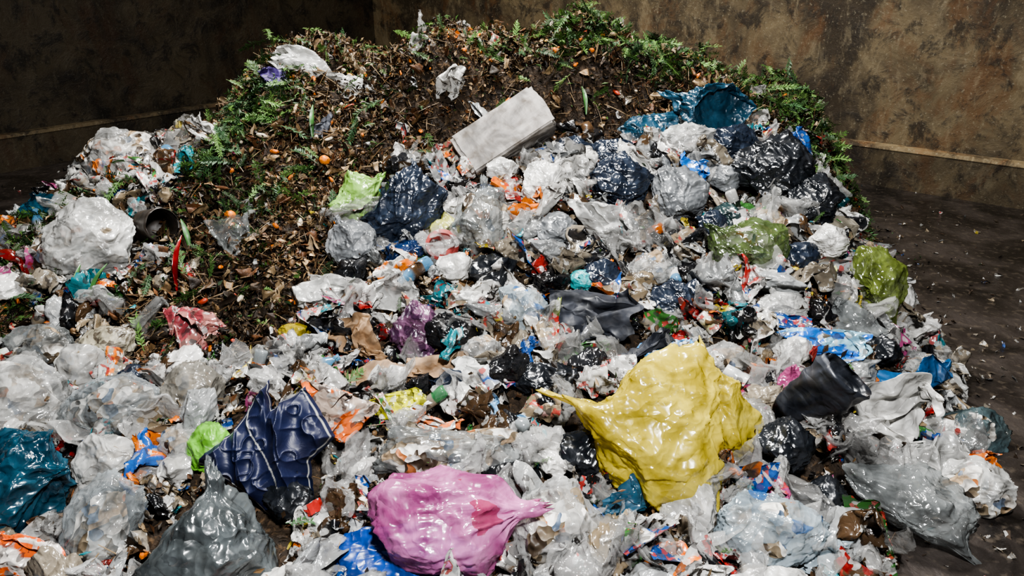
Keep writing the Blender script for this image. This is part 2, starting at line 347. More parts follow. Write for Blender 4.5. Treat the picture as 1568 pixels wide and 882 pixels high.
bag("black_garbage_bag",-.60,4.2,.50,.54,NB,knot=(.2,-.2,1),outline=[(575,330),(590,275),(625,247),(660,252),(692,280),(680,310),(668,340),(640,372),(590,368)],ridge=.08,folds=80)
bag("white_garbage_bag",.20,4.33,.30,.34,W,knot=(.5,0,.8),lump=.09); bag("grey_garbage_bag",-.16,4.07,.36,.44,GRC,knot=(0,-.1,1),contents=True,outline=[(700,360),(705,320),(735,292),(765,300),(785,340),(770,385),(730,395)])
bag("grey_garbage_bag",-.88,3.9,.29,.3,GR,knot=(-.5,-.3,.9),lump=.07)
bag("black_garbage_bag",.66,4.39,.46,.36,NB,ridge=.09,knot=(1,0,.1)); bag("grey_garbage_bag",.97,4.37,.34,.44,GR,roll=30,knot=(.2,0,1))
bag("dark_teal_bag",1.26,4.23,.24,.22,DT); bag("dark_green_bag",1.27,3.88,.48,.38,DG,contents=True,knot=(-.8,-.2,.6))
bag("olive_green_bag",1.99,3.82,.34,.52,OG,contents=False,roll=-6,outline=[(1315,390),(1330,355),(1365,352),(1390,375),(1392,430),(1375,478),(1350,470),(1340,420)])
bag("white_plastic_bag",2.25,4.0,.24,.2,WM,knot=(1,0,-.2)); bag("pale_blue_bag",.06,3.42,.28,.31,PB,contents=True,outline=[(768,440),(790,432),(815,445),(838,470),(830,505),(785,512),(775,470)])
film("black_fabric",.41,3.36,.46,.34,DC,folds=9,flat=.4,n=100); film("black_fabric",.62,3.2,.34,.25,DC,folds=9,flat=.35)
bag("purple_striped_bag",-.44,3.28,.30,.30,PU,ridge=.1,roll=-20); bag("yellow_fruit_bag",-.38,4.06,.2,.26,mat_bag("yellow_green_plastic",(.45,.45,.13),rough=.35),roll=20,knot=(.3,0,1)); film("white_tissue",-.3,4.22,.22,.18,W)
bag("yellow_garbage_bag",.51,2.60,.64,.68,YE,t=.36,dents=30,ridge=.055,lump=.09,lift=.45,knot=(-.95,-.1,.45),folds=130,
    outline=[(845,608),(880,612),(925,592),(955,550),(990,530),(1045,532),(1062,600),(1058,670),(1035,775),(960,755),(890,715)])
bag("yellow_garbage_bag",.87,2.76,.37,.48,YE,t=.30,dents=36,ridge=.075,lump=.12,lift=.42,folds=110,knot=(-.3,-.2,1),outline=[(1040,545),(1075,555),(1090,585),(1115,610),(1147,640),(1140,670),(1110,700),(1065,702),(1050,640)])
bag("grey_teal_bag",2.2,3.07,.4,.26,mat_bag("grey_teal",(.08,.12,.13),alpha=.85),contents=True); bag("white_plastic_bag",1.96,2.64,.4,.3,WM,contents=True,ridge=.08)
bag("grey_garbage_bag",1.57,2.44,.54,.44,GRC,t=.24,knot=(.6,-.2,-.7),ridge=.08,folds=100,outline=[(1310,700),(1400,700),(1440,690),(1490,735),(1495,790),(1500,850),(1470,835),(1400,790),(1330,745)],contents=False)
film("white_tarp",1.66,2.92,.5,.32,W,folds=9,n=120,t=.2); film("white_tarp",1.8,2.75,.38,.25,WM,folds=10,n=100,t=.16)
bag("blue_plastic_bag",-.37,2.04,.58,.28,CB,t=.25,lift=.1)
bag("pink_garbage_bag",-.25,2.2,.53,.40,PK,t=.38,dents=30,lump=.07,ridge=.045,lift=.45,knot=(.95,-.2,.25),cmin=.8,folds=90,outline=[(568,810),(570,760),(600,735),(680,728),(750,735),(770,760),(772,790),(765,840),(740,870),(640,882),(590,865)])
bag("translucent_plastic_bag",-.25,2.54,.68,.26,GRC,t=.2,contents=True,ridge=.08,folds=90,outline=[(568,660),(600,655),(690,670),(770,680),(815,710),(812,745),(700,715),(640,735),(580,730)])
bag("dark_grey_garbage_bag",-1.04,2.11,.60,.46,mat_bag("charcoal_plastic",(.07,.08,.083),rough=.24,dirt=.1,bs=.7),t=.34,dents=34,ridge=.05,folds=90,knot=(0,-.1,1),outline=[(200,900),(215,830),(260,770),(300,740),(345,745),(375,790),(430,850),(435,900)])
bag("teal_garbage_bag",-1.87,2.40,.46,.46,TE,ridge=.08,knot=(.8,-.3,.2),folds=80); bag("clear_garbage_bag",-2.15,2.86,.5,.4,WC,contents=True,ridge=.07)
bag("clear_garbage_bag",-2.0,3.05,.24,.25,WM,contents=True); bag("bread_bag",-1.93,3.2,.29,.2,LF,roll=12,lump=.05,cmin=.85)
bag("clear_food_bag",-1.7,2.82,.48,.3,CL,t=.24,contents=True,ridge=.07); bag("white_plastic_bag",-1.6,2.5,.28,.26,WM,contents=True); bag("clear_plastic_bag",-1.5,2.23,.28,.40,CL,contents=True,roll=-20,ridge=.07)
bag("grey_fabric_bundle",-1.39,2.84,.28,.3,mat_bag("beige_grey_plastic",(.3,.285,.25),alpha=.8,dirt=.4),contents=True); film("white_plastic_sheet",-1.1,2.9,.34,.26,W,folds=10,n=90)
bag("lime_green_bag",-1.2,2.52,.2,.21,mat_bag("lime_plastic",(.2,.5,.07),rough=.35)); bag("clear_plastic_bag",-2.25,3.2,.34,.23,GRC,contents=True)
film("orange_snack_wrapper",-.73,2.74,.36,.27,OR,colA=(.7,.17,.05),colB=(.45,.36,.3),t=.18,lift=.7); film("yellow_wrapper",-.5,2.82,.28,.17,OR,colA=(.6,.6,.03),colB=(.48,.48,.03),lift=.7); film("orange_snack_wrapper",-.32,2.74,.24,.17,OR,colA=(.75,.22,.08),colB=(.55,.55,.52),lift=.7)
film("milk_pack",0,2.78,.25,.18,OR,colA=(.2,.4,.62),colB=(.65,.68,.7),lift=.7); film("brown_paper_bag",-.74,3.24,.32,.24,BR,folds=7,n=60,t=.18,lift=.6)
film("cardboard_pieces",-.62,3.05,.36,.2,BR,folds=5,n=50,lift=.6); film("cardboard_pieces",-.36,3.03,.32,.2,BR,folds=5,n=50,lift=.6); film("tissue_paper",-.18,3.01,.2,.14,TI,n=60,lift=.7)
bag("clear_garbage_bag",.15,2.18,.34,.39,WC,contents=True,ridge=.08,roll=-15); bag("clear_garbage_bag",.67,2.28,.24,.32,WM,contents=True)
bag("blue_spotted_bag",.95,2.23,.43,.28,PB,contents=True,ridge=.08); film("pale_blue_film",1.13,2.13,.22,.15,PB); bag("white_plastic_bag",.89,1.98,.42,.17,W,ridge=.09)
film("orange_wrapper",.54,2.03,.18,.12,OR,colA=(.7,.15,.02),colB=(.4,.18,.08)); film("orange_wrapper",-1.68,2.08,.34,.17,OR,colA=(.65,.6,.55),colB=(.7,.13,.03)); film("red_snack_wrapper",-1.52,3.23,.3,.29,OR,colA=(.28,.06,.07),colB=(.4,.18,.16))
film("dark_blue_cloth",.42,2.28,.24,.18,BL); film("clear_plastic_film",-1.53,3.86,.28,.3,GRC); bag("black_garbage_bag",1.6,4.6,.52,.46,BK,ridge=.09); bag("black_garbage_bag",1.8,4.35,.34,.34,BK,ridge=.09)
bag("navy_garbage_bag",1.42,4.85,.36,.3,NB,ridge=.09)
film("blue_plastic_packet",1.1,4.5,.2,.26,OR,colA=(.02,.13,.45),colB=(.03,.17,.5),lift=.8); bag("black_garbage_bag",.38,4.70,.34,.24,NB,ridge=.09); bag("navy_garbage_bag",.62,4.72,.34,.22,NB,ridge=.09)
film("yellow_packet",1.63,3.68,.18,.18,OR,colA=(.5,.5,.1),colB=(.55,.55,.25)); film("lettuce_leaf",.19,4.9,.2,.17,mat_bag("lettuce",(.12,.3,.035),rough=.5),folds=4,lift=.7)
film("grey_cloth_roll",-1.24,4.92,.13,.24,mat_bag("grey_cloth",(.035,.04,.055),rough=.8),lift=.7); bag("clothing_bundle",1.14,4.84,.4,.24,WM,ridge=.1,dents=60); film("clear_plastic_film",.47,4.0,.38,.3,WM); film("clear_plastic_film",-.62,3.54,.3,.28,WM); film("white_plastic_sheet",1.72,3.47,.36,.24,GRC)
film("white_plastic_sheet",-.95,3.54,.36,.22,WM,folds=18); bag("black_garbage_bag",1.1,2.56,.26,.24,BK,ridge=.09)
film("blue_printed_film",.75,3.2,.3,.15,OR,colA=(.08,.3,.6),colB=(.6,.62,.62),lift=.7); film("blue_printed_film",1.5,3.23,.46,.19,OR,colA=(.03,.15,.5),colB=(.25,.45,.55),lift=.7); film("blue_tarp",1.9,3.17,.48,.26,mat_bag("blue_tarp_pl",(.015,.10,.25),rough=.35),lift=.6)
film("orange_wrapper",2.15,2.83,.18,.14,OR,colA=(.65,.12,.02),colB=(.6,.17,.04)); bag("turquoise_cup",.36,3.62,.14,.12,mat_bag("turq",(.03,.34,.36),rough=.35),lump=.03,cmin=.88,lift=.7)
for x,y,w,h,mt in((-.1,3.7,.26,.22,BK),(.85,3.55,.32,.24,NB),(1.35,3.45,.28,.2,WM),(.15,2.95,.3,.2,BK),(1.35,3.2,.2,.16,W),(-.85,2.35,.22,.2,BK),(2.1,3.4,.28,.2,GRC),(-.3,3.75,.24,.18,W),(1.75,4.0,.28,.22,W),(.3,2.5,.24,.22,BK),(1.2,2.4,.24,.2,BK),(-2.95,4.6,.34,.22,TE),(-3.1,4.9,.3,.2,W),(-1.35,2.55,.2,.2,WC),(.75,3.8,.28,.22,WC),(.25,3.95,.24,.2,GR),(-.55,3.05,.2,.16,W),(1.0,3.15,.26,.2,WC),(.95,3.6,.2,.18,NB),(1.4,2.95,.2,.16,BK),(-.05,4.45,.22,.18,W),(1.3,4.55,.26,.2,GR),(.45,3.65,.24,.2,NB),(-1.75,3.0,.2,.18,NB),(-.3,2.95,.18,.14,NB),(1.85,3.35,.22,.18,BK),(1.15,4.15,.2,.18,NB),(.9,2.95,.24,.18,WC),(-.15,3.15,.22,.18,WC),(1.55,3.85,.26,.2,NB)):
    bag("tied_garbage_bag",x,y,w,h,mt,ridge=.09,contents=(mt in (WC,GRC)),knot=unit(np.random.default_rng(int(x*100+y*1000)).normal(size=3)*[1,.3,1]))
# navy jacket with piping
EXC.append((-.96,2.53,.52,.56))
u,v,F=grid(180); O=np.array([(-1,-.1),(-.45,.3),(-.1,.95),(.0,.55),(.45,.85),(.95,.2),(.6,-.1),(.7,-.85),(.35,-1),(-.1,-.6),(-.5,-.35)])
ang=np.arctan2(v,u); rad=np.maximum(np.abs(u),np.abs(v)); R=outr(O); ph=np.linspace(-np.pi,np.pi,361)
Rr=np.interp(ang,ph,R); px_=np.cos(ang)*rad*Rr; pz_=np.sin(ang)*rad*Rr
q=np.stack([px_*1.5,pz_*1.5,px_*0],1); ww=.5*vn(q*1.0,3)
rd=lambda p,s,e:(1-np.abs(vn(p,s)))**e
hgt=.22*rd(np.stack([px_*1.7+pz_*.8+ww,pz_*.6+ww,px_*0],1),4,2)+.2*rd(np.stack([px_*.9,pz_*2.0-px_*1.2+ww,px_*0],1),6,4)+.12*rd(q*2.4,1,6)+.07*rd(q*4.5,9,8)
p=np.stack([px_,-hgt*1.3+.55*rad**6,pz_],1)
line=(np.abs(rad-.95)<.012)|(np.abs(px_*.75+pz_*.35+.02+.06*np.sin(pz_*5))<.010)
col=np.where(line[:,None],np.array([.34,.34,.32]),np.array([.011,.016,.05]))
V=place(p,.56,.62,.28,38); me=mkmesh("navy_jacket",V,F,[mat_attr("navy_nylon",.45,1,.3,20,.1)],col); obj("navy_jacket",me,seat(-.96,2.52,.32,38,.42))
# weathered block
bm=bmesh.new(); bmesh.ops.create_cube(bm,size=1); bmesh.ops.bevel(bm,geom=bm.edges[:],offset=.04,segments=2,affect='EDGES'); bmesh.ops.subdivide_edges(bm,edges=bm.edges[:],cuts=9,use_grid_fill=True)
me=bpy.data.meshes.new("weathered_foam_block")
for vv in bm.verts:
    c=np.array(vv.co)[None]; d=vn(c*4,2)[0]*.05+vn(c*11,3)[0]*.02; vv.co=vv.co*(1+d)
    vv.co=Vector((vv.co.x*.60,vv.co.y*.28,vv.co.z*.24))
bm.to_mesh(me); bm.free(); me.materials.append(mat_bag("dirty_foam",(.27,.25,.23),rough=.8,dirt=.9,bs=.25,tl=0)); EXC.append((-.08,4.72,.55,.4))
o=obj("weathered_foam_block",me,(-.05,4.64,float(H(-.06,4.7))+.11)); o.rotation_euler=(math.radians(50),math.radians(-30),math.radians(16))
bm=bmesh.new(); bmesh.ops.create_cube(bm,size=1); bmesh.ops.bevel(bm,geom=bm.edges[:],offset=.05,segments=2,affect='EDGES'); me=bpy.data.meshes.new("wooden_block")
for vv in bm.verts: vv.co=Vector((vv.co.x*.2,vv.co.y*.12,vv.co.z*.09))
bm.to_mesh(me); bm.free(); me.materials.append(mat_bag("pale_wood",(.3,.27,.21),rough=.8,tl=0)); o=obj("wooden_block",me,(1.95,4.25,float(H(1.95,4.25))+.06)); o.rotation_euler=(.2,.1,.1)
def lathe(prof,seg,dent=0,seed=0,sq=1.0):
    V=[];F=[]
    for a_,r_ in prof:
        for k in range(seg):
            t=2*math.pi*k/seg; V.append((r_*math.cos(t),r_*sq*math.sin(t),a_))
    for j in range(len(prof)-1):
        for k in range(seg): F.append((j*seg+k,j*seg+(k+1)%seg,(j+1)*seg+(k+1)%seg,(j+1)*seg+k))
    V=np.array(V); V[:,:2]*=(1+dent*vn(V*9,seed)+dent*.6*vn(V*25,seed))[:,None]; return V,np.array(F)
def tube(name,prof,mat,loc,rot,seg=64,dent=.05,seed=0,sq=1.0):
    V,F=lathe(prof,seg,dent,seed,sq)
    o=obj(name,mkmesh(name,V,F,[mat]),loc); o.rotation_euler=rot; EXC.append((loc[0],loc[1],.25,.2)); return o
def prof(L,r0,r1,wall=.004,n=8):
    return [(0,.001),(0,r0*.9)]+[(L*k/n,r0+(r1-r0)*k/n) for k in range(n+1)]+[(L,r1-wall)]+[(L*(1-k/n)+.004,(r0+(r1-r0)*(1-k/n))-wall) for k in range(n+1)]+[(.006,.001)]
tube("tin_can",prof(.2,.095,.095),mat_bag("rusty_tin",(.045,.035,.028),rough=.45,dirt=.5,bs=.3),(-2.08,4.05,float(H(-2.1,4.0))+.1),(math.radians(75),0,math.radians(50)),dent=.04)
tube("rubber_boot",prof(.32,.06,.14,n=14),mat_bag("black_rubber",(.026,.03,.04),rough=.45,dirt=.35,bs=.4),(1.17,2.74,float(H(1.2,2.8))+.07),(math.radians(10),math.radians(40),math.radians(-15)),dent=.3,sq=.5,seed=3)
tube("can_lid",prof(.03,.085,.09,.02,3),mat_bag("red_white_lid",(.45,.09,.08),rough=.3,spots=((.6,.6,.58),9,.5),bs=.1),(-.38,3.82,float(H(-.38,3.86))+.08),(math.radians(50),math.radians(10),0),dent=.03)
OM=mat_bag("orange_peel",(.7,.22,.015),rough=.45,dirt=.1,dark=(.55,.15,.01),bs=.1,tl=0)
for x,y,s in((2.42,3.78,.035),(-1.18,4.67,.034),(.46,4.9,.03),(.6,5.15,.03),(-1.65,4.22,.034),(-1.6,4.1,.028)):
    bag("mandarin",x,y,s*2,s*1.8,OM,t=s*2,level=4,dents=3,lump=.03,ridge=.0,lift=.8,cmin=.92,exc=0)
def strip(name,x,y,L,w,mat,rz,rx,z=.08):
    n=14; V=[];F=[]
    for k in range(n):
        t=k/(n-1); ww=w*math.sin(math.pi*(.1+.85*t))
        for sgn in(-1,0,1): V.append((sgn*ww/2,L*(t-.5),.18*L*math.sin(t*3.1)+(abs(sgn)*.2*w)))
    for k in range(n-1):
        for s_ in(0,1): a=k*3+s_; F.append((a,a+1,a+4,a+3))
    o=obj(name,mkmesh(name,np.array(V),np.array(F),[mat]),(x,y,float(H(x,y))+z)); o.rotation_euler=(rx,0,rz)
GLM=mat_bag("leek_green",(.05,.15,.035),rough=.45,dirt=.1,bs=.2)
for x,y,L,a in((-2.25,3.55,.34,.1),(-2.1,3.5,.25,-.3),(-2.9,3.75,.35,-1.2),(-1.85,4.0,.2,.6),(-1.3,4.9,.25,.1),(-3.4,5.6,.4,-1.),(.5,5.3,.22,.2)): strip("leek_leaf",x,y,L,.03,GLM,a,.9)
strip("red_plastic_strip",-1.72,3.6,.3,.03,mat_bag("red_pl",(.3,.015,.015)),.05,.9,.1)
strip("green_mesh_strap",.22,3.3,.26,.04,mat_bag("olive_strap",(.15,.19,.04)),-.3,.8,.1)

# ---------------- instancing ----------------
def rotm(r,n,full=True):
    q=unit(r.normal(size=(n,4)))
    if not full: q=unit(np.stack([np.ones(n)*1,r.normal(size=n)*.35,r.normal(size=n)*.35,r.normal(size=n)*0],1))
    w,x,y,z=q.T
    R=np.stack([1-2*(y*y+z*z),2*(x*y-z*w),2*(x*z+y*w),2*(x*y+z*w),1-2*(x*x+z*z),2*(y*z-x*w),2*(x*z-y*w),2*(y*z+x*w),1-2*(x*x+y*y)],1).reshape(n,3,3)
    if not full:
        a=r.uniform(0,6.28,n); c,s=np.cos(a),np.sin(a); Z=np.zeros((n,3,3)); Z[:,0,0]=c;Z[:,0,1]=-s;Z[:,1,0]=s;Z[:,1,1]=c;Z[:,2,2]=1
        R=Z@R
    return R
def instance(name,protos,pos,R,S,cA,cB,mat,r,smooth=True):
    n=len(pos); pid=r.integers(0,len(protos),n)
    VV=[];FF=[];CC_=[];o=0
    for k,(V,F,mask) in enumerate(protos):
        idx=np.where(pid==k)[0]
        if not len(idx): continue
        W_=np.einsum('nij,nvj->nvi',R[idx],V[None]*S[idx][:,None,:])+pos[idx][:,None,:]
        VV.append(W_.reshape(-1,3)); nv=len(V)
        FF.append((F[None]+(np.arange(len(idx))*nv)[:,None,None]+o).reshape(-1,F.shape[1])); o+=nv*len(idx)
        mk=mask[None,:,None]; CC_.append((cA[idx][:,None,:]*(1-mk)+cB[idx][:,None,:]*mk).reshape(-1,3))
    return obj(name,mkmesh(name,np.concatenate(VV),np.concatenate(FF),[mat],np.concatenate(CC_),smooth))
XR_Y=[2.9,3.1,3.3,3.5,3.9,4.33,4.6,4.85,5.15,5.3]; XR=[-1.9,-1.25,-1.0,-.9,-.95,-1.02,-.7,-.3,.5,3]
def organic(x,y):
    xr=np.interp(y,XR_Y,XR); a=sm(-.12,.12,xr-x)*sm(-.12,.12,x+2.05-(y<3.9)*.1)*sm(2.9,3.2,y)
    a=np.maximum(a,sm(5.05,5.3,y)*(x>-2.6)); a=np.maximum(a,((x>1.9)&(y>4.55)))
    a=np.maximum(a,.85*((x<-2.25)&(y>3.1)&(y<4.7)))
    return a
def green(x,y):
    g=.09+0*x
    g=np.maximum(g,.85*np.exp(-((x+1.75)/.35)**2-((y-4.95)/.6)**2)); g=np.maximum(g,.95*sm(5.3,5.6,y)*sm(.1,.45,x)*sm(1.5,1.1,x)); g=np.maximum(g,.4*sm(5.4,5.65,y)*sm(.1,.5,x))
    g=np.maximum(g,1.0*((x>1.9)&(y>4.55))); g=np.maximum(g,.5*np.exp(-((x+1.5)/.3)**2-((y-4.4)/.3)**2)); g=np.maximum(g,.4*((x<-2.4)&(y<4.6)))
    pp=np.stack([x*3,y*3,0*x],1); return np.clip(g*(1+.9*vn(pp,8)),0,1)
EX_=np.array(EXC)
def scatter(r,n,fn,ymin=1.3,ymax=6.9,ex=.9,hm=.03):
    out=[]; tot=0
    while tot<n:
        x=r.uniform(-5.2,3.4,n*2); y=r.uniform(ymin,ymax,n*2)
        ok=(np.abs(x)<.78*(y*.92+.8)+.1)&(H(x,y)>hm)&(r.uniform(size=n*2)<fn(x,y))
        x=x[ok];y=y[ok]
        if ex:
            k=np.ones(len(x),bool)
            for ex_,ey_,ew,eh in EX_: k&=(((x-ex_)/(ew*.5*ex))**2+((y-ey_+.03)/(eh*.55*ex))**2)>1
            x=x[k];y=y[k]
        o=np.stack([x,y],1); out.append(o); tot+=len(o)
    return np.concatenate(out)[:n]
def P3(xy,dz): return np.stack([xy[:,0],xy[:,1],H(xy[:,0],xy[:,1])+dz],1)
PAL=np.array([[.64,.63,.6],[.33,.34,.34],[.26,.225,.175],[.10,.06,.033],[.015,.016,.019],[.025,.11,.38],[.38,.03,.025],[.65,.17,.02],[.55,.44,.06],[.06,.2,.05],[.38,.08,.2],[.03,.24,.28],[.38,.3,.2]])
PW=np.array([24,15,12,16,15,3.5,3.6,1.9,2,1.7,.8,1.6,8]); PW=PW/PW.sum()
M_LIT=mat_attr("litter_plastic",.25,1,.7,24,.4,.65,printed=.10,tl=.1); M_CLR=mat_attr("clear_film",.1,.34,.7,22,.1,.95); M_PAP=mat_attr("litter_paper",.75,1,.4,40,.45,printed=.12)
M_BG=mat_attr("small_bag_plastic",.22,1,.5,28,.25,.7,crk=True,tl=.1); M_PK=mat_attr("printed_packaging_film",.25,1,.4,22,.2,.6,printed=.21)
r=np.random.default_rng(11)
def protos(k,n,folds,seed,m=None,**kw):
    out=[]
    for j in range(k):
        rr=np.random.default_rng(seed+j); p,F,u,v=crumple(rr,n,folds,m,**kw); p/=np.abs(p).max()
        mask=((np.abs(v-rr.uniform(-.6,.6))<rr.uniform(.12,.4))|(vn(np.stack([u*3,v*3,u],1),j)>.35)).astype(float); out.append((p,F,mask))
    return out
PR=protos(40,13,7,500,flat=.35); PRL=protos(40,34,13,900,flat=.4); PRF=protos(16,9,3,1300,flat=.3); PRK=protos(30,24,4,1700,flat=.3,smax=1.6)
trash=lambda x,y: (1-organic(x,y))*.98+.02
def cols(r,n,w=PW):
    a=PAL[r.choice(len(PAL),n,p=w)]*r.uniform(.55,1.15,(n,1)); b_=PAL[r.choice(len(PAL),n,p=PW)]
    same=r.uniform(size=n)<.55; b_[same]=a[same]*.85; return a,b_
N=3900; xy=scatter(r,N,trash); s=r.uniform(.02,.062,N); S=s[:,None]*np.stack([r.uniform(.7,1.4,N),r.uniform(.6,1.1,N),r.uniform(.6,1.2,N)],1)
a_,b_=cols(r,N); instance("mixed_litter",PR,P3(xy,r.uniform(0,.05,N)),rotm(r,N),S,a_,b_,M_LIT,r)
N=1400; xy=scatter(r,N,trash); s=r.uniform(.02,.055,N); wp=np.array([18,8,18,22,3,3,3,3,2.5,2,1,1,18]); a_,b_=cols(r,N,wp/wp.sum())
instance("paper_scraps",PRF,P3(xy,r.uniform(.01,.06,N)),rotm(r,N),s[:,None]*np.array([[1,1,1.]]),a_,b_,M_PAP,r,False)
N=480; xy=scatter(r,N,trash,ex=1.05); s=r.uniform(.09,.19,N); a_,b_=cols(r,N)
instance("plastic_packaging_litter",PRL,P3(xy,r.uniform(.02,.06,N)),rotm(r,N,False),s[:,None]*np.stack([r.uniform(.8,1.3,N),r.uniform(.6,1,N),r.uniform(.7,1.1,N)],1),a_,b_,M_LIT,r)
N=470; xy=scatter(r,N,trash,ex=.95); s=r.uniform(.05,.12,N); wk=np.array([24,4,5,6,3,10,11,8,7,5,4,6,7]); a_,b_=cols(r,N,wk/wk.sum())
instance("printed_food_packaging",PRK,P3(xy,r.uniform(.04,.10,N)),rotm(r,N,False),s[:,None]*np.stack([r.uniform(1,1.5,N),r.uniform(.7,1,N),r.uniform(.7,1.1,N)],1),a_,b_,M_PK,r)
N=340; xy=scatter(r,N,trash,ex=.8); s=r.uniform(.1,.2,N); g=r.uniform(.3,.6,(N,1))*np.array([[1,.995,.97]])
instance("clear_plastic_film_litter",PRL,P3(xy,r.uniform(.03,.08,N)),rotm(r,N,False),s[:,None]*np.stack([r.uniform(.8,1.3,N),r.uniform(.6,1,N),r.uniform(.6,1.1,N)],1),g,g*.9,M_CLR,r)
bp=[(-1,.001),(-1,.28),(-.9,.32),(-.5,.31),(-.45,.28),(-.4,.31),(.1,.32),(.15,.29),(.2,.32),(.45,.28),(.7,.13),(.78,.11),(.8,.14),(1,.14),(1,.001)]
BT=[]
for k in range(4):
    V,F=lathe(bp,20,.12,k,.8); BT.append((V,F,(np.abs(V[:,2]+.1)<.33).astype(float)))
N=26; xy=scatter(r,N,trash,ex=1.0); s=r.uniform(.09,.13,N); g=np.array([[.3,.33,.34],[.55,.55,.53],[.05,.2,.08],[.1,.25,.4]])[r.integers(0,4,N)]; a_,b_=cols(r,N,wk/wk.sum())
instance("plastic_bottles",BT,P3(xy,.07),rotm(r,N),np.repeat(s[:,None],3,1),g,b_,mat_attr("bottle_plastic",.15,.75,.1,20,.15,.8),r)
cp=[(-.8,.001),(-.8,.42),(0,.5),(.75,.58),(.8,.64),(.8,.57),(0,.47),(-.72,.4),(-.74,.001)]
CP=[]
for k in range(3):
    V,F=lathe(cp,24,.1,k,1); CP.append((V,F,((V[:,2]>-.5)&(V[:,2]<.4)).astype(float)))
N=46; xy=scatter(r,N,trash,ex=1.0); s=r.uniform(.04,.07,N); a_,b_=cols(r,N,wk/wk.sum()); g=np.repeat(np.array([[.62,.62,.6]]),N,0)
instance("yogurt_cups",CP,P3(xy,.09),rotm(r,N),np.repeat(s[:,None],3,1),g,b_,M_PK,r)
bm=bmesh.new(); bmesh.ops.create_cube(bm,size=1); bmesh.ops.subdivide_edges(bm,edges=bm.edges[:],cuts=7,use_grid_fill=True)
CV=np.array([v.co[:] for v in bm.verts])*[.62,.42,1.5]; CF=np.array([[v.index for v in q.verts] for q in bm.faces]); bm.free()
top=CV[:,2]>.45; CV[top,1]*=1-(CV[top,2]-.45)/.32
CTP=[]
for k in range(4): CTP.append((CV*(1+.16*vn(CV*2.5,k)[:,None]+.06*vn(CV*7,k)[:,None]),CF,(np.abs(CV[:,2]+.2*CV[:,0])<.25).astype(float)))
N=44; xy=scatter(r,N,trash,ex=1.0); s=r.uniform(.07,.12,N); a_,b_=cols(r,N,wk/wk.sum())
instance("drink_cartons",CTP,P3(xy,.08),rotm(r,N),s[:,None]*np.stack([np.ones(N),r.uniform(.6,1,N),r.uniform(.6,1,N)],1),a_,b_,M_PK,r,False)
BP=[]
for j in range(24):
    rr=np.random.default_rng(2000+j); k=unit(rr.normal(size=3)); p,F=bagshape(rr,5,30,.22,.08,k,folds=45); BP.append((p/np.abs(p).max(),F,(vn(p*2.5,j)>.3).astype(float)*.4))
xy=scatter(r,2600,lambda x,y:trash(x,y)*(.4+.6*(y<5)),ex=1.12); s=r.uniform(.07,.16,len(xy)); kp=[]
for i_ in range(len(xy)):
    if all((xy[i_,0]-xy[j,0])**2+(xy[i_,1]-xy[j,1])**2>(.7*(s[i_]+s[j]))**2 for j in kp): kp.append(i_)
    if len(kp)>=180: break
xy=xy[kp]; s=s[kp]; N=len(kp); wb=np.array([24,18,8,3,26,4,.6,.3,.8,2.5,.6,4,4]); a_,b_=cols(r,N,wb/wb.sum())
a_[:,:]=np.where((a_[:,2:3]>a_[:,0:1]*3),a_*.35,a_)
instance("small_knotted_bags",BP,P3(xy,s*.35),rotm(r,N,False),s[:,None]*np.stack([r.uniform(.9,1.3,N),r.uniform(.7,1,N),r.uniform(.4,.75,N)],1),a_,a_*.85,M_BG,r)
def leafproto(w,c):
    V=np.array([[-1,0,0],[0,-w,c],[0,0,0],[1,0,c*.5],[0,w,c]])
    return V,np.array([[0,1,3,2],[0,2,3,4]]),np.array([0,0,.5,1,0.])
LP=[leafproto(w,c) for w in(.25,.4,.6) for c in(.15,.4)]
M_LEAF=mat_attr("leaf_litter",.5,1,.3,60,.3,.4)
LB=np.array([[.03,.02,.012],[.08,.048,.025],[.17,.108,.055],[.3,.215,.125],[.05,.036,.027],[.12,.055,.025]]); LG=np.array([[.022,.05,.013],[.040,.088,.022],[.09,.165,.045],[.035,.075,.033]])
def leafcols(r,xy,gm=1):
    n=len(xy); g=r.uniform(size=n)<green(xy[:,0],xy[:,1])*gm*.7
    tan=np.clip(vn(np.stack([xy[:,0]*3.5,xy[:,1]*3.5,0*xy[:,0]],1),21)*1.5+.9,.45,1.9)[:,None]
    return np.where(g[:,None],LG[r.integers(0,4,n)],LB[r.integers(0,6,n)]*tan)*r.uniform(.6,1.3,(n,1))
N=60000; xy=scatter(r,N,lambda x,y:organic(x,y)*.92+.08,ex=.7); s=r.uniform(.008,.034,N)*r.uniform(.6,1,N)
pp=np.stack([xy[:,0]*6,xy[:,1]*6,0*xy[:,0]],1); cl=np.clip(vn(pp,4),0,1)*.17
c=leafcols(r,xy); instance("leaf_mulch",LP,P3(xy,r.uniform(-.01,.05,N)+cl*r.uniform(0,1,N)),rotm(r,N),np.repeat(s[:,None],3,1),c,c*.7,M_LEAF,r,False)
N=4200; xy=scatter(r,N,lambda x,y:organic(x,y)*.93+.07,ex=.8); s=r.uniform(.02,.06,N); c=LB[r.integers(0,6,N)]*r.uniform(.7,1.5,(N,1))
instance("dead_leaves",PRF,P3(xy,r.uniform(0,.09,N)),rotm(r,N),s[:,None]*np.array([[1,.7,.8]]),c,c*.6,M_LEAF,r)
V=np.array([[-1,-.03,-.03],[-1,.03,-.03],[-1,.03,.03],[-1,-.03,.03],[0,-.03,.06],[0,.03,.06],[0,.03,.12],[0,-.03,.12],[1,-.02,-.02],[1,.02,-.02],[1,.02,.02],[1,-.02,.02]])
F=[]
for q in(0,4):
    for k in range(4): F.append([q+k,q+(k+1)%4,q+4+(k+1)%4,q+4+k])
F+= [[3,2,1,0],[8,9,10,11]]
TW=[(V,np.array(F),np.zeros(12))]
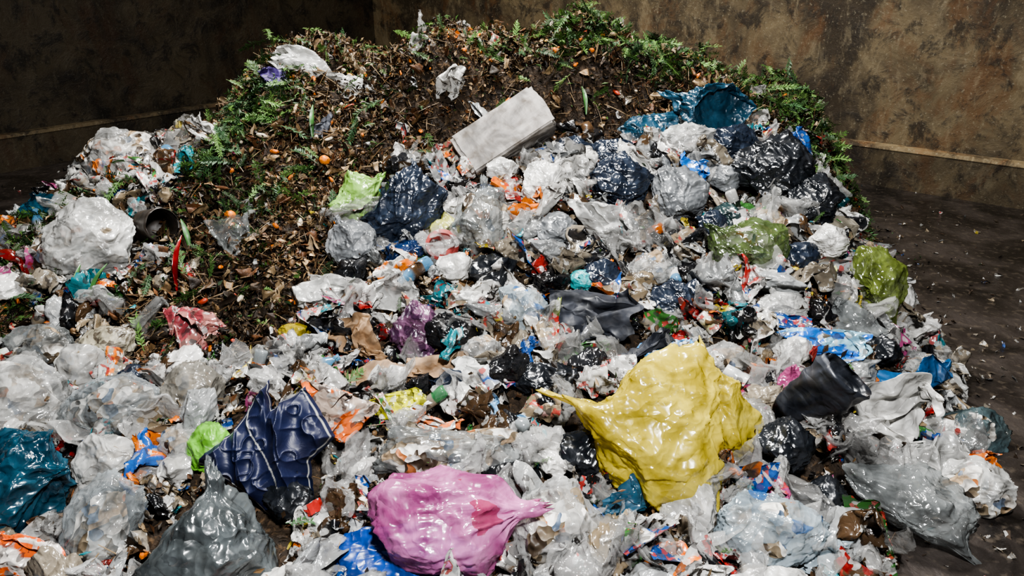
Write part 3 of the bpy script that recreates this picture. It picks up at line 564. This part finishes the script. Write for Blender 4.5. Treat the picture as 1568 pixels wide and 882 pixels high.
N=4500; xy=scatter(r,N,lambda x,y:organic(x,y)*.9+.1); s=r.uniform(.03,.1,N); c=LB[r.choice([1,2,3,3,2],N)]*r.uniform(.7,1.5,(N,1))
instance("twigs_and_straw",TW,P3(xy,r.uniform(0,.07,N)),rotm(r,N,False),np.stack([s,s*.6,s*.6],1),c,c,M_LEAF,r,False)
def sprig(seed):
    rr=np.random.default_rng(seed); VV=[];FF=[]
    for k in range(34):
        t=k/34*1.6-.8; side=1 if k%2 else -1; a=rr.uniform(.5,1.1); L=rr.uniform(.22,.42)*(1.1-abs(t)*.6)
        b0=np.array([t,0,.18*(1-t*t)]); d=np.array([math.cos(a),side*math.sin(a),rr.uniform(-.4,.5)]); q=np.array([-side*math.sin(a),math.cos(a),.3])*.045
        o=len(VV); VV+= [b0,b0+d*L*.5+q,b0+d*L,b0+d*L*.5-q]; FF.append([o,o+1,o+2,o+3])
    o=len(VV)
    for t in(-1,-.3,.4,1): VV+=[np.array([t,-.015,.18*(1-t*t)]),np.array([t,.015,.18*(1-t*t)])]
    for k in range(3): FF.append([o+2*k,o+2*k+1,o+2*k+3,o+2*k+2])
    V=np.array(VV); return V,np.array(FF),np.linspace(0,1,len(V))
SP=[sprig(k) for k in range(8)]
N=3400; xy=scatter(r,N,lambda x,y:np.clip(organic(x,y)*green(x,y)*1.0+.01,0,1),ymax=7.2,hm=.12); s=r.uniform(.04,.13,N); c=LG[r.integers(0,4,N)]*r.uniform(.6,1.5,(N,1))
dz=r.uniform(.0,.09,N)+np.clip(vn(np.stack([xy[:,0]*5,xy[:,1]*5,0*xy[:,0]],1),31),0,1)*.16*r.uniform(0,1,N)
instance("evergreen_clippings",SP,P3(xy,dz),rotm(r,N,False),np.repeat(s[:,None],3,1),c,c*1.3,M_LEAF,r,False)
FP=[]
for j in range(6):
    rr=np.random.default_rng(2500+j); p,F=bagshape(rr,2,4,.15,.0); FP.append((p,F,np.zeros(len(p))))
N=600; xy=scatter(r,N,lambda x,y:organic(x,y)*.85+.12); s=r.uniform(.006,.02,N); fc=np.array([[.7,.19,.015],[.55,.28,.03],[.6,.52,.4],[.4,.05,.02],[.2,.12,.06]]); c=fc[r.choice(5,N,p=[.4,.1,.2,.1,.2])]
instance("food_scraps",FP,P3(xy,.045),rotm(r,N),s[:,None]*np.stack([r.uniform(.8,2.2,N),np.ones(N),np.ones(N)*.8],1),c,c,mat_attr("food",.45,1,.3,40,.3),r)
# floor debris
N=6000; x=r.uniform(1.2,6,N); y=r.uniform(1.8,9,N); k=(np.abs(H(x,y))<.08)&(r.uniform(size=N)<np.exp(-np.maximum(0,x-np.interp(y,EY,EX))*2.2)+.06); x=x[k];y=y[k]
x2=r.uniform(-7,-4,260); y2=r.uniform(6,9.5,260); x=np.r_[x,x2]; y=np.r_[y,y2]; N=len(x); s=r.uniform(.005,.035,N)*r.uniform(.5,1,N); wp=np.array([4,5,16,32,4,.6,1,1,1,1,0,0,16]); a_,b_=cols(r,N,wp/wp.sum())
instance("floor_debris",PRF,np.stack([x,y,np.maximum(H(x,y),0)+s*.35],1),rotm(r,N,False),s[:,None]*np.array([[1,1,.5]]),a_*.6,b_*.6,M_PAP,r,False)
# ---------------- lights ----------------
def area(name,loc,target,e,size,col=(1,1,1)):
    l=bpy.data.lights.new(name,"AREA"); l.energy=e; l.size=size; l.color=col; o=bpy.data.objects.new(name,l); C.objects.link(o); o.location=loc
    o.rotation_euler=(Vector(target)-Vector(loc)).to_track_quat('-Z','Y').to_euler(); return o
area("ceiling_lamp",(-.4,4.8,6.0),(0,4.0,0),520,.6,(1,.985,.96)); area("camera_fill",(.5,.2,3.8),(.1,3.2,.5),300,.35,(1,1,1)); area("side_lamp",(-1.5,6.5,6.5),(3.5,10,1),330,.6,(1,.95,.86))  # second light is an added fill from the camera side
w=bpy.data.worlds.new("world"); bpy.context.scene.world=w; w.use_nodes=True; w.node_tree.nodes["Background"].inputs[0].default_value=(.5,.6,.7,1); w.node_tree.nodes["Background"].inputs[1].default_value=.03
